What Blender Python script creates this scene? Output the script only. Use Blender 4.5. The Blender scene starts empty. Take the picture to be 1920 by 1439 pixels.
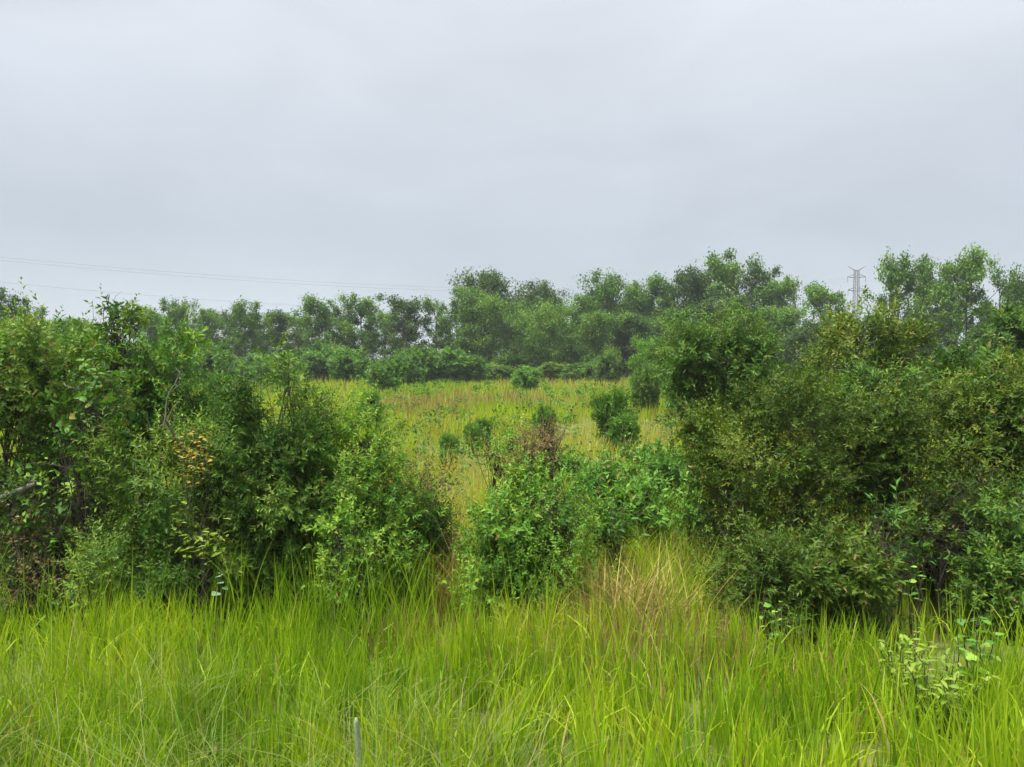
import bpy, math
import numpy as np
from mathutils import Vector, Matrix

# ------------------------------------------------------------------ camera
sc = bpy.context.scene
COL = sc.collection
FOC = 1400.0                 # focal length in photograph pixels (1920 wide)
HORIZON = 668.0              # photograph row of the horizon
CAM_Z = 3.2
PITCH = math.atan((719.5 - HORIZON) / FOC)
cd = bpy.data.cameras.new('camera')
cam = bpy.data.objects.new('camera', cd)
COL.objects.link(cam)
cam.location = (0, 0, CAM_Z)
cam.rotation_euler = (math.radians(90) - PITCH, 0, 0)
cd.sensor_width = 36.0
cd.lens = 36.0 * FOC / 1920.0
cd.clip_start = 0.05
cd.clip_end = 6000
sc.camera = cam

# ------------------------------------------------------------------ sky
SUN_EL, SUN_AZ = math.radians(70), math.radians(245)   # azimuth clockwise from +Y: high, left and a little behind
world = bpy.data.worlds.new('World')
sc.world = world
world.use_nodes = True
nt = world.node_tree
nt.nodes.clear()
N = nt.nodes.new
out = N('ShaderNodeOutputWorld')
bg = N('ShaderNodeBackground')
bg.inputs['Strength'].default_value = 0.1
sky = N('ShaderNodeTexSky')
sky.sky_type = 'NISHITA'
sky.sun_disc = False
sky.sun_elevation = SUN_EL
sky.sun_rotation = SUN_AZ
tc = N('ShaderNodeTexCoord')
sep = N('ShaderNodeSeparateXYZ')
nt.links.new(tc.outputs['Generated'], sep.inputs[0])
elev = N('ShaderNodeMapRange')
elev.inputs['From Min'].default_value = -0.05
elev.inputs['From Max'].default_value = 1.0
elev.clamp = True
nt.links.new(sep.outputs['Z'], elev.inputs['Value'])
ramp = N('ShaderNodeValToRGB')
ramp.color_ramp.elements[0].position = 0.0
ramp.color_ramp.elements[0].color = (0.498, 0.552, 0.610, 1)
ramp.color_ramp.elements[1].position = 1.0
ramp.color_ramp.elements[1].color = (1.50, 1.53, 1.57, 1)
e = ramp.color_ramp.elements.new(0.20)
e.color = (0.520, 0.572, 0.632, 1)
e = ramp.color_ramp.elements.new(0.46)
e.color = (0.725, 0.762, 0.818, 1)
nt.links.new(elev.outputs[0], ramp.inputs[0])
mp = N('ShaderNodeMapping')
mp.inputs['Scale'].default_value = (1.3, 1.3, 3.6)
nt.links.new(tc.outputs['Generated'], mp.inputs[0])
no1 = N('ShaderNodeTexNoise')
no1.inputs['Scale'].default_value = 2.1
no1.inputs['Detail'].default_value = 7
no1.inputs['Roughness'].default_value = 0.5
no1.inputs['Distortion'].default_value = 0.35
nt.links.new(mp.outputs[0], no1.inputs['Vector'])
cl = N('ShaderNodeMapRange')
cl.inputs['From Min'].default_value = 0.3
cl.inputs['From Max'].default_value = 0.7
cl.inputs['To Min'].default_value = 0.92
cl.inputs['To Max'].default_value = 1.07
nt.links.new(no1.outputs['Fac'], cl.inputs['Value'])
mul = N('ShaderNodeVectorMath'); mul.operation = 'MULTIPLY'
nt.links.new(ramp.outputs[0], mul.inputs[0])
nt.links.new(cl.outputs[0], mul.inputs[1])
sc10 = N('ShaderNodeVectorMath'); sc10.operation = 'SCALE'
sc10.inputs['Scale'].default_value = 1.93
nt.links.new(mul.outputs[0], sc10.inputs[0])
mx = N('ShaderNodeMix'); mx.data_type = 'RGBA'
mx.inputs['Factor'].default_value = 0.975           # the cloud deck lets a little of the blue through
nt.links.new(sky.outputs[0], mx.inputs['A'])
nt.links.new(sc10.outputs[0], mx.inputs['B'])
nt.links.new(mx.outputs['Result'], bg.inputs['Color'])
nt.links.new(bg.outputs[0], out.inputs['Surface'])

sl = bpy.data.lights.new('sun', 'SUN')
sl.energy = 1.5
sl.angle = math.radians(28)
sl.color = (1.0, 0.96, 0.88)
sun = bpy.data.objects.new('sun', sl)
COL.objects.link(sun)
sdir = Vector((math.sin(SUN_AZ) * math.cos(SUN_EL), math.cos(SUN_AZ) * math.cos(SUN_EL), math.sin(SUN_EL)))
sun.rotation_euler = sdir.to_track_quat('Z', 'Y').to_euler()
sun.location = (0, -20, 60)

vs = sc.view_settings
vs.view_transform = 'Standard'
vs.look = 'None'
vs.exposure = 2.45
vs.gamma = 1.0
vs.use_curve_mapping = False
cy = sc.cycles
cy.max_bounces = 6
cy.diffuse_bounces = 2
cy.glossy_bounces = 2
cy.transmission_bounces = 4
cy.transparent_max_bounces = 4
cy.volume_bounces = 0
cy.caustics_reflective = False
cy.caustics_refractive = False
cy.use_denoising = True

# ------------------------------------------------------------------ helpers
rng = np.random.default_rng(11)


def pix(px, py, d):
    """Point at ground distance d (metres along +Y) that stands at a photograph pixel."""
    u = (px - 960.0) / FOC
    v = (719.5 - py) / FOC
    c, s = math.cos(PITCH), math.sin(PITCH)
    y = c + v * s
    z = -s + v * c
    k = d / y
    return np.array([u * k, d, CAM_Z + z * k])


def _hash(ix, iy, seed):
    h = (ix.astype(np.int64) * 374761393 + iy.astype(np.int64) * 668265263 + seed * 1442695041) & 0x7fffffff
    h = ((h ^ (h >> 13)) * 1274126177) & 0x7fffffff
    return ((h ^ (h >> 16)) & 0xffff) / 65535.0


def vnoise(x, y, seed=0):
    x = np.asarray(x, float); y = np.asarray(y, float)
    ix, iy = np.floor(x).astype(int), np.floor(y).astype(int)
    fx, fy = x - ix, y - iy
    fx = fx * fx * (3 - 2 * fx); fy = fy * fy * (3 - 2 * fy)
    a = _hash(ix, iy, seed); b = _hash(ix + 1, iy, seed)
    c = _hash(ix, iy + 1, seed); d = _hash(ix + 1, iy + 1, seed)
    return (a * (1 - fx) + b * fx) * (1 - fy) + (c * (1 - fx) + d * fx) * fy


def fbm(x, y, seed=0):
    return 0.55 * vnoise(x, y, seed) + 0.3 * vnoise(x * 2.1, y * 2.1, seed + 1) + 0.15 * vnoise(x * 4.3, y * 4.3, seed + 2)


def gz(x, y):
    x = np.asarray(x, float); y = np.asarray(y, float)
    z = np.interp(y, [-2, 0, 3, 7.6, 9.0, 13, 5000], [1.6, 1.6, 0.50, 0.16, -0.2, 0.0, 0.0])
    return z + (fbm(x * 0.35, y * 0.35, 5) - 0.5) * 0.22 * np.clip((y - 2) / 4, 0, 1)


def nrm(v):
    return v / np.maximum(np.linalg.norm(v, axis=-1, keepdims=True), 1e-9)


def mesh_np(name, verts, quads=None, tris=None, tint=None, smooth=False):
    me = bpy.data.meshes.new(name)
    nq = 0 if quads is None else len(quads)
    ntri = 0 if tris is None else len(tris)
    me.vertices.add(len(verts))
    me.vertices.foreach_set('co', np.ascontiguousarray(verts, dtype=np.float32).ravel())
    loops, starts = [], []
    if nq:
        loops.append(np.asarray(quads).ravel()); starts.append(np.arange(nq) * 4)
    if ntri:
        loops.append(np.asarray(tris).ravel()); starts.append(nq * 4 + np.arange(ntri) * 3)
    loops = np.concatenate(loops).astype(np.int32)
    starts = np.concatenate(starts).astype(np.int32)
    me.loops.add(len(loops))
    me.loops.foreach_set('vertex_index', loops)
    me.polygons.add(nq + ntri)
    me.polygons.foreach_set('loop_start', starts)
    if smooth:
        me.polygons.foreach_set('use_smooth', np.ones(nq + ntri, dtype=bool))
    if tint is not None:
        a = me.attributes.new('tint', 'FLOAT', 'POINT')
        a.data.foreach_set('value', np.ascontiguousarray(tint, dtype=np.float32))
    me.update(calc_edges=True)
    return me


def link(name, me, mat=None, parent=None, kind=None):
    o = bpy.data.objects.new(name, me)
    COL.objects.link(o)
    if mat is not None and not me.materials:
        me.materials.append(mat)
    if parent is not None:
        o.parent = parent
    if kind:
        o['kind'] = kind
    return o


def thing(name, label, cat, loc, group=None):
    o = bpy.data.objects.new(name, None)
    COL.objects.link(o)
    o.empty_display_size = 0.2
    o.location = tuple(float(v) for v in loc)
    o['label'] = label
    o['category'] = cat
    if group:
        o['group'] = group
    return o


def tag(o, label, cat, group=None):
    o['label'] = label
    o['category'] = cat
    if group:
        o['group'] = group
    return o


class Wood:
    """Collects tapered tubes."""
    def __init__(self, sides=5):
        self.v, self.f, self.n, self.s = [], [], 0, sides

    def tube(self, pts, rad):
        pts = np.asarray(pts, float); rad = np.asarray(rad, float)
        k, s = len(pts), self.s
        t = nrm(np.gradient(pts, axis=0))
        ref = np.array([0.31, 0.17, 0.93]) if abs(t[0, 2]) < 0.9 else np.array([0.9, 0.3, 0.1])
        a = nrm(np.cross(t, ref)); b = np.cross(t, a)
        ang = np.arange(s) * 2 * math.pi / s
        ring = a[:, None, :] * np.cos(ang)[None, :, None] + b[:, None, :] * np.sin(ang)[None, :, None]
        self.v.append((pts[:, None, :] + ring * rad[:, None, None]).reshape(-1, 3))
        i = np.arange(k - 1)[:, None] * s + self.n
        j = np.arange(s)[None, :]; j2 = (j + 1) % s
        self.f.append(np.stack([i + j, i + j2, i + s + j2, i + s + j], -1).reshape(-1, 4))
        self.n += k * s

    def mesh(self, name):
        return mesh_np(name, np.concatenate(self.v), quads=np.concatenate(self.f), smooth=True)


def curve(a, b, r, n=6, sag=0.15, up=0.0):
    a = np.asarray(a, float); b = np.asarray(b, float)
    t = np.linspace(0, 1, n)[:, None]
    L = np.linalg.norm(b - a)
    off = r.normal(0, 1, 3) * sag * L
    off[2] += up * L
    w = r.normal(0, 0.02 * L, (n, 3)); w[0] = 0; w[-1] = 0
    return a + (b - a) * t + off * (t * (1 - t)) + w


def leaves(pos, d, up, L, W, tint, fold=0.18, droop=0.15):
    """Folded diamond leaves: two triangles about the midrib."""
    d = nrm(d)
    side = nrm(np.cross(d, up))
    nn = np.cross(side, d)
    L = L[:, None]; W = W[:, None]
    mid = pos + d * L * 0.42
    v = np.stack([pos, mid + side * W * 0.5 + nn * W * fold, pos + d * L - nn * L * droop,
                  mid - side * W * 0.5 + nn * W * fold], 1).reshape(-1, 3)
    b = np.arange(len(pos))[:, None] * 4
    tr = np.concatenate([b + np.array([[0, 1, 2]]), b + np.array([[0, 2, 3]])], 1).reshape(-1, 3)
    return v, tr, np.repeat(tint, 4)


# ------------------------------------------------------------------ materials
def node_mat(name):
    m = bpy.data.materials.new(name)
    m.use_nodes = True
    t = m.node_tree
    t.nodes.clear()
    o = t.nodes.new('ShaderNodeOutputMaterial')
    return m, t, o


def leaf_mat(name, stops, transl=0.30, rough=0.5, spec=0.2, tcol=(1.25, 1.15, 0.55)):
    m, t, o = node_mat(name)
    at = t.nodes.new('ShaderNodeAttribute'); at.attribute_name = 'tint'
    r = t.nodes.new('ShaderNodeValToRGB')
    els = r.color_ramp.elements
    els[0].position, els[0].color = stops[0][0], (*stops[0][1], 1)
    els[1].position, els[1].color = stops[-1][0], (*stops[-1][1], 1)
    for p, c in stops[1:-1]:
        q = els.new(p); q.color = (*c, 1)
    t.links.new(at.outputs['Fac'], r.inputs[0])
    p = t.nodes.new('ShaderNodeBsdfPrincipled')
    p.inputs['Roughness'].default_value = rough
    p.inputs['Specular IOR Level'].default_value = spec
    t.links.new(r.outputs[0], p.inputs['Base Color'])
    tr = t.nodes.new('ShaderNodeBsdfTranslucent')
    mu = t.nodes.new('ShaderNodeVectorMath'); mu.operation = 'MULTIPLY'
    mu.inputs[1].default_value = tcol
    t.links.new(r.outputs[0], mu.inputs[0])
    t.links.new(mu.outputs[0], tr.inputs['Color'])
    mi = t.nodes.new('ShaderNodeMixShader')
    mi.inputs[0].default_value = transl
    t.links.new(p.outputs[0], mi.inputs[1])
    t.links.new(tr.outputs[0], mi.inputs[2])
    t.links.new(mi.outputs[0], o.inputs['Surface'])
    return m


def noise_mat(name, c1, c2, scale, rough=0.9, detail=5, bump=0.0, stretch=(1, 1, 1)):
    m, t, o = node_mat(name)
    tcn = t.nodes.new('ShaderNodeTexCoord')
    mpn = t.nodes.new('ShaderNodeMapping'); mpn.inputs['Scale'].default_value = stretch
    t.links.new(tcn.outputs['Object'], mpn.inputs[0])
    nz = t.nodes.new('ShaderNodeTexNoise')
    nz.inputs['Scale'].default_value = scale
    nz.inputs['Detail'].default_value = detail
    t.links.new(mpn.outputs[0], nz.inputs['Vector'])
    r = t.nodes.new('ShaderNodeValToRGB')
    r.color_ramp.elements[0].position, r.color_ramp.elements[0].color = 0.33, (*c1, 1)
    r.color_ramp.elements[1].position, r.color_ramp.elements[1].color = 0.67, (*c2, 1)
    t.links.new(nz.outputs['Fac'], r.inputs[0])
    p = t.nodes.new('ShaderNodeBsdfPrincipled')
    p.inputs['Roughness'].default_value = rough
    p.inputs['Specular IOR Level'].default_value = 0.2
    t.links.new(r.outputs[0], p.inputs['Base Color'])
    if bump:
        b = t.nodes.new('ShaderNodeBump'); b.inputs['Strength'].default_value = bump
        t.links.new(nz.outputs['Fac'], b.inputs['Height'])
        t.links.new(b.outputs[0], p.inputs['Normal'])
    t.links.new(p.outputs[0], o.inputs['Surface'])
    return m


M = {}
# tint 0 dark .. 0.8 light young leaf .. 1 dead leaf
M['olive'] = leaf_mat('olive_leaf', [(0, (0.030, 0.080, 0.011)), (.35, (0.056, 0.139, 0.018)), (.65, (0.107, 0.207, 0.026)), (.85, (0.217, 0.323, 0.053)), (1, (0.206, 0.169, 0.053))])
M['thicket'] = leaf_mat('thicket_leaf', [(0, (0.033, 0.071, 0.008)), (.35, (0.060, 0.124, 0.013)), (.65, (0.115, 0.186, 0.019)), (.85, (0.233, 0.290, 0.040)), (1, (0.222, 0.152, 0.040))])
M['green'] = leaf_mat('green_leaf', [(0, (0.037, 0.100, 0.014)), (.4, (0.071, 0.183, 0.021)), (.7, (0.135, 0.291, 0.031)), (.88, (0.253, 0.398, 0.048)), (1, (0.283, 0.201, 0.060))])
M['fresh'] = leaf_mat('fresh_leaf', [(0, (0.047, 0.122, 0.019)), (.4, (0.088, 0.222, 0.027)), (.7, (0.162, 0.336, 0.041)), (.9, (0.297, 0.458, 0.068)), (1, (0.270, 0.215, 0.081))])
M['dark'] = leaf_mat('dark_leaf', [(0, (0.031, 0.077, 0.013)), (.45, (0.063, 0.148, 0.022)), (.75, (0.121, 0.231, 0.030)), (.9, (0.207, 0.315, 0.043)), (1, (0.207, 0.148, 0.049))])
M['yellow'] = leaf_mat('yellow_olive_leaf', [(0, (0.031, 0.067, 0.008)), (.35, (0.062, 0.121, 0.012)), (.65, (0.117, 0.185, 0.020)), (.86, (0.209, 0.267, 0.045)), (1, (0.200, 0.147, 0.045))])
M['brown'] = leaf_mat('brown_seedy_leaf', [(0, (0.068, 0.086, 0.027)), (.4, (0.135, 0.143, 0.047)), (.7, (0.230, 0.186, 0.074)), (1, (0.297, 0.200, 0.095))])
M['tree'] = leaf_mat('tree_leaf', [(0, (0.045, 0.105, 0.020)), (.45, (0.086, 0.195, 0.028)), (.75, (0.164, 0.293, 0.040)), (.92, (0.260, 0.369, 0.050)), (1, (0.277, 0.286, 0.060))])
M['dtree'] = leaf_mat('dark_tree_leaf', [(0, (0.031, 0.069, 0.017)), (.45, (0.058, 0.120, 0.025)), (.8, (0.102, 0.182, 0.031)), (1, (0.157, 0.202, 0.044))])
M['ltree'] = leaf_mat('light_tree_leaf', [(0, (0.057, 0.137, 0.022)), (.45, (0.110, 0.231, 0.033)), (.75, (0.188, 0.327, 0.043)), (1, (0.314, 0.401, 0.065))])
M['orange'] = leaf_mat('orange_leaf', [(0, (.30, .14, .03)), (.5, (.38, .23, .045)), (1, (.44, .33, .07))])
M['lime'] = leaf_mat('lime_leaf', [(0, (0.113, 0.212, 0.021)), (.5, (0.190, 0.306, 0.033)), (1, (0.293, 0.374, 0.058))], transl=0.35)
M['pale'] = leaf_mat('pale_green_leaf', [(0, (.16, .30, .16)), (1, (.26, .40, .24))])
M['grass'] = leaf_mat('grass_blade', [(0, (.062, .145, .008)), (.25, (.155, .290, .011)), (.50, (.275, .410, .013)), (.68, (.37, .48, .022)), (.77, (.45, .48, .040)), (.83, (.42, .38, .12)), (.90, (.33, .24, .11)), (1, (.25, .165, .085))],
                      transl=0.42, rough=0.55, spec=0.18, tcol=(1.15, 1.2, .4))
M['straw'] = leaf_mat('straw_blade', [(0, (.17, .10, .04)), (.5, (.33, .26, .07)), (1, (.42, .37, .12))], transl=0.2)
M['wisp'] = leaf_mat('wispy_grass', [(0, (.08, .15, .02)), (.45, (.15, .22, .035)), (.75, (.24, .23, .08)), (1, (.36, .36, .14))], transl=0.25)
M['bark'] = noise_mat('shrub_bark', (.045, .036, .028), (.10, .085, .068), 9, bump=0.4, stretch=(3, 3, .6))
M['tbark'] = noise_mat('tree_bark', (.07, .062, .052), (.19, .17, .145), 4, bump=0.4, stretch=(3, 3, .6))
M['deadwood'] = noise_mat('grey_deadwood', (.12, .105, .09), (.30, .28, .25), 12, bump=0.4, stretch=(3, 3, .6))
M['darkwood'] = noise_mat('dark_wet_wood', (.030, .024, .02), (.08, .065, .05), 10, bump=0.4)
M['twig'] = noise_mat('brown_twig', (.10, .065, .04), (.22, .15, .10), 14)
M['soil'] = noise_mat('thatch_soil', (.060, .078, .018), (.15, .165, .045), 1.4, detail=8, bump=0.5)
M['steel'] = noise_mat('galvanised_steel', (.075, .055, .055), (.12, .09, .09), 0.6, rough=0.6)
M['wire'] = noise_mat('aluminium_wire', (.22, .23, .25), (.28, .29, .31), 0.5, rough=0.5)

# ------------------------------------------------------------------ ground
gx = np.unique(np.concatenate([np.linspace(-900, -60, 15), np.linspace(-60, -14, 24), np.linspace(-14, 14, 71), np.linspace(14, 60, 24), np.linspace(60, 900, 15)]))
gy = np.unique(np.concatenate([np.linspace(-300, -10, 8), np.linspace(-10, 20, 76), np.linspace(20, 70, 26), np.linspace(70, 950, 23)]))
X, Y = np.meshgrid(gx, gy)
V = np.stack([X, Y, gz(X, Y)], -1).reshape(-1, 3)
nx, ny = len(gx), len(gy)
ii = (np.arange(ny - 1)[:, None] * nx + np.arange(nx - 1)[None, :]).ravel()
ground = link('ground', mesh_np('ground', V, quads=np.stack([ii, ii + 1, ii + nx + 1, ii + nx], -1), smooth=True), M['soil'], kind='structure')
ground['label'] = 'flat thatch covered ground under the grass field'


# ------------------------------------------------------------------ grass (nobody could count it)
def blades(name, x, y, L, W, az, lean, bend, segs, tint, mat, r, label, base=None, tipfade=0.0):
    n = len(x)
    z = gz(x, y) if base is None else base
    p = np.stack([x, y, z], 1)
    h = np.stack([np.cos(az), np.sin(az), np.zeros(n)], 1)
    f = r.uniform(0, 2 * math.pi, n)
    side = np.stack([np.cos(f), np.sin(f), np.zeros(n)], 1)
    ring, tn = [], []
    prof = np.interp(np.linspace(0, 1, segs + 1), [0, .25, .6, 1], [.7, 1, .8, 0])
    for k in range(segs):
        w = (W * prof[k] * 0.5)[:, None]
        ring += [p - side * w, p + side * w]
        tt = tint + tipfade * (k / segs)
        tn += [tt, tt]
        a = lean + bend * ((k + 0.5) / segs) ** 1.4
        p = p + (h * np.sin(a)[:, None] + np.array([0, 0, 1.0]) * np.cos(a)[:, None]) * (L / segs)[:, None]
    ring.append(p); tn.append(tint + tipfade)
    m = 2 * segs + 1
    V = np.stack(ring, 1).reshape(-1, 3)
    T = np.clip(np.stack(tn, 1).reshape(-1), 0, 1)
    b = np.arange(n)[:, None] * m
    Q = np.concatenate([b + np.array([[2 * k, 2 * k + 1, 2 * k + 3, 2 * k + 2]]) for k in range(segs - 1)], 1).reshape(-1, 4)
    t3 = b + np.array([[2 * segs - 2, 2 * segs - 1, 2 * segs]])
    o = link(name, mesh_np(name, V, quads=Q, tris=t3, tint=T), mat, kind='stuff')
    tag(o, label, 'grass')
    return o


def clumped(n, x0, x1, y0, y1, per, spread, r):
    c = max(1, n // per)
    cx, cy_ = r.uniform(x0, x1, c), r.uniform(y0, y1, c)
    i = r.integers(0, c, n)
    return cx[i] + r.normal(0, spread, n), cy_[i] + r.normal(0, spread, n), i, c


def blob(x, y, px, py, rx, ry, zref=0.9):
    """soft patch on the field centred where the photograph shows it"""
    d = (CAM_Z - zref) * FOC / (py - HORIZON)
    cx = (px - 960) / FOC * d
    sx = rx / FOC * d
    d2 = (CAM_Z - zref) * FOC / (py + ry - HORIZON); d1 = (CAM_Z - zref) * FOC / max(py - ry - HORIZON, 8)
    sy = max((d1 - d2) / 2, 0.5)
    return np.exp(-((x - cx) / sx) ** 2 - ((y - d) / sy) ** 2)


r = np.random.default_rng(21)
# tall bright sword grass on the near bank
n = 66000
x, y, ci, nc = clumped(n, -8.5, 8.5, 2.6, 8.9, 34, 0.085, r)
edge = 8.1 + 0.9 * (fbm(x * 0.6, x * 0 + 3, 9) - 0.5) * 2 - 1.7 * np.clip((x - 1.5) / 3, 0, 1)
keep = (y < edge) | (r.random(n) < 0.12)
x, y, ci = x[keep], y[keep], ci[keep]
n = len(x)
clL = r.uniform(0.75, 1.15, nc)[ci]
clA = r.uniform(0, 2 * math.pi, nc)[ci]
pt = fbm(x * 0.55, y * 0.8, 31)
brown = blob(x, y, 1220, 1150, 220, 80, 0.7) + 0.6 * blob(x, y, 800, 1120, 120, 50, 0.7)
tint = 0.44 + (pt - 0.5) * 0.6 + r.normal(0, 0.12, n) + r.normal(0, 0.09, nc)[ci]
tint -= 0.10 * np.clip((-x - 1) / 4, 0, 1)
tint = np.clip(tint, 0.06, 0.72)
dead = r.random(n) < 0.025 + 0.40 * np.clip(brown * 1.2, 0, 1)
tint[dead] = r.uniform(0.78, 1.0, dead.sum())
L = r.uniform(0.32, 0.74, n) * clL * (0.92 + 0.25 * (pt - 0.3))
az = np.where(r.random(n) < 0.55, clA, r.uniform(0, 2 * math.pi, n))
bend = np.abs(r.normal(0.16, 0.2, n))
hook = r.random(n) < 0.16
bend[hook] = r.uniform(1.0, 2.4, hook.sum())
tall_grass = blades('tall_sword_grass', x, y, L, r.uniform(0.008, 0.019, n), az, np.abs(r.normal(0.12, 0.12, n)), bend, 4, tint, M['grass'], r,
                    'bright yellow green sword grass covering the near bank', tipfade=0.06)
# wispy arching grass at the lower left
n = 5200
x, y, ci, nc = clumped(n, -6.0, 0.1, 2.8, 6.2, 60, 0.22, r)
keep = (y < 5.5 - 0.34 * (x + 2)) & (y > 2.4)
x, y, ci = x[keep], y[keep], ci[keep]; n = len(x)
clA = r.uniform(0, 2 * math.pi, nc)[ci]
blades('wispy_seed_grass', x, y, r.uniform(0.7, 1.25, n), r.uniform(0.003, 0.006, n), clA + r.normal(0, 0.8, n), r.uniform(0.05, 0.5, n), r.uniform(0.8, 2.2, n), 5,
       np.clip(r.normal(0.42, 0.22, n), 0, 1), M['wisp'], r, 'wispy brownish grass arching over at the lower left')


# taller reeds along the far edge of the bank, against the shrubs
n = 1700
x, y, ci, nc = clumped(n, -8, 8, 7.3, 8.9, 9, 0.12, r)
keep = x < 2.6
x, y = x[keep], y[keep]; n = len(x)
blades('reed_grass', x, y, r.uniform(0.7, 1.35, n), r.uniform(0.007, 0.014, n), r.uniform(0, 6.28, n), np.abs(r.normal(0.12, 0.1, n)), np.abs(r.normal(0.4, 0.4, n)), 6,
       np.clip(r.normal(0.26, 0.15, n), 0.02, 0.8), M['grass'], r, 'taller dark green reed blades along the foot of the shrubs')


def field_tint(x, y, n, r):
    p = fbm(x * 0.16, y * 0.09, 71)
    t = 0.57 + (p - 0.5) * 0.7 + r.normal(0, 0.09, n)
    t = t + 0.35 * blob(x, y, 860, 850, 60, 50) + 0.18 * blob(x, y, 1150, 790, 110, 25) + 0.12 * blob(x, y, 800, 775, 120, 20)
    t = np.clip(t, 0.12, 0.78)
    bz = 0.9 * blob(x, y, 760, 742, 120, 14) + 0.8 * blob(x, y, 1100, 706, 220, 7) + 1.1 * blob(x, y, 850, 738, 190, 10) + 0.9 * blob(x, y, 1260, 775, 80, 22) + 0.7 * blob(x, y, 980, 728, 90, 8) + 0.6 * blob(x, y, 1240, 725, 120, 10) + 0.4 * blob(x, y, 990, 780, 90, 14)
    fb = np.clip((fbm(x * 0.30, y * 0.14, 93) - 0.50) * 4, 0, 0.22)
    dd = r.random(n) < np.clip(bz * (1.5 * fbm(x * .9, y * .35, 12) - .1) + fb, 0, 0.85)
    t[dd] = r.uniform(0.84, 1.0, dd.sum())
    return t


# rough grass between the shrubs
r = np.random.default_rng(22)
n = 19000
x, y, ci, nc = clumped(n, -13, 13, 9.2, 18, 30, 0.16, r)
blades('rough_grass', x, y, r.uniform(0.55, 1.1, n), r.uniform(0.010, 0.017, n), r.uniform(0, 6.28, n), np.abs(r.normal(0.1, 0.1, n)), np.abs(r.normal(0.35, 0.35, n)), 4,
       field_tint(x, y, n, r), M['grass'], r, 'rough green and yellow grass growing between the shrubs', tipfade=0.05)
n = 7000
x, y, ci, nc = clumped(n, -1.8, 2.6, 9.4, 14.5, 40, 0.14, r)
blades('tangled_tall_grass', x, y, r.uniform(0.5, 1.1, n), r.uniform(0.009, 0.016, n), r.uniform(0, 6.28, n), np.abs(r.normal(0.15, 0.12, n)), np.abs(r.normal(0.4, 0.4, n)), 5,
       field_tint(x, y, n, r), M['grass'], r, 'tall tangled grass around the weeds in the opening', tipfade=0.05)
n = 44000
x, y, ci, nc = clumped(n, -26, 26, 17, 40, 24, 0.25, r)
blades('meadow_grass', x, y, r.uniform(0.35, 0.95, n) * (.6 + .9 * fbm(x * .5, y * .3, 44)), r.uniform(0.018, 0.030, n), r.uniform(0, 6.28, n), np.abs(r.normal(0.12, 0.1, n)), np.abs(r.normal(0.3, 0.3, n)), 3,
       field_tint(x, y, n, r), M['grass'], r, 'yellow green meadow grass in the open middle of the field', tipfade=0.05)
n = 70000
y = 38 + (118 - 38) * r.random(n) ** 1.25
x = r.uniform(-1, 1, n) * (16 + y * 0.62)
blades('far_field_grass', x, y, r.uniform(0.4, 1.0, n) * (.45 + 1.1 * fbm(x * .3, y * .16, 45)), r.uniform(0.045, 0.09, n), r.uniform(0, 6.28, n), np.abs(r.normal(0.12, 0.1, n)), np.abs(r.normal(0.25, 0.2, n)), 2,
       field_tint(x, y, n, r), M['grass'], r, 'brown and yellow green grass at the far side of the field')


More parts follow.
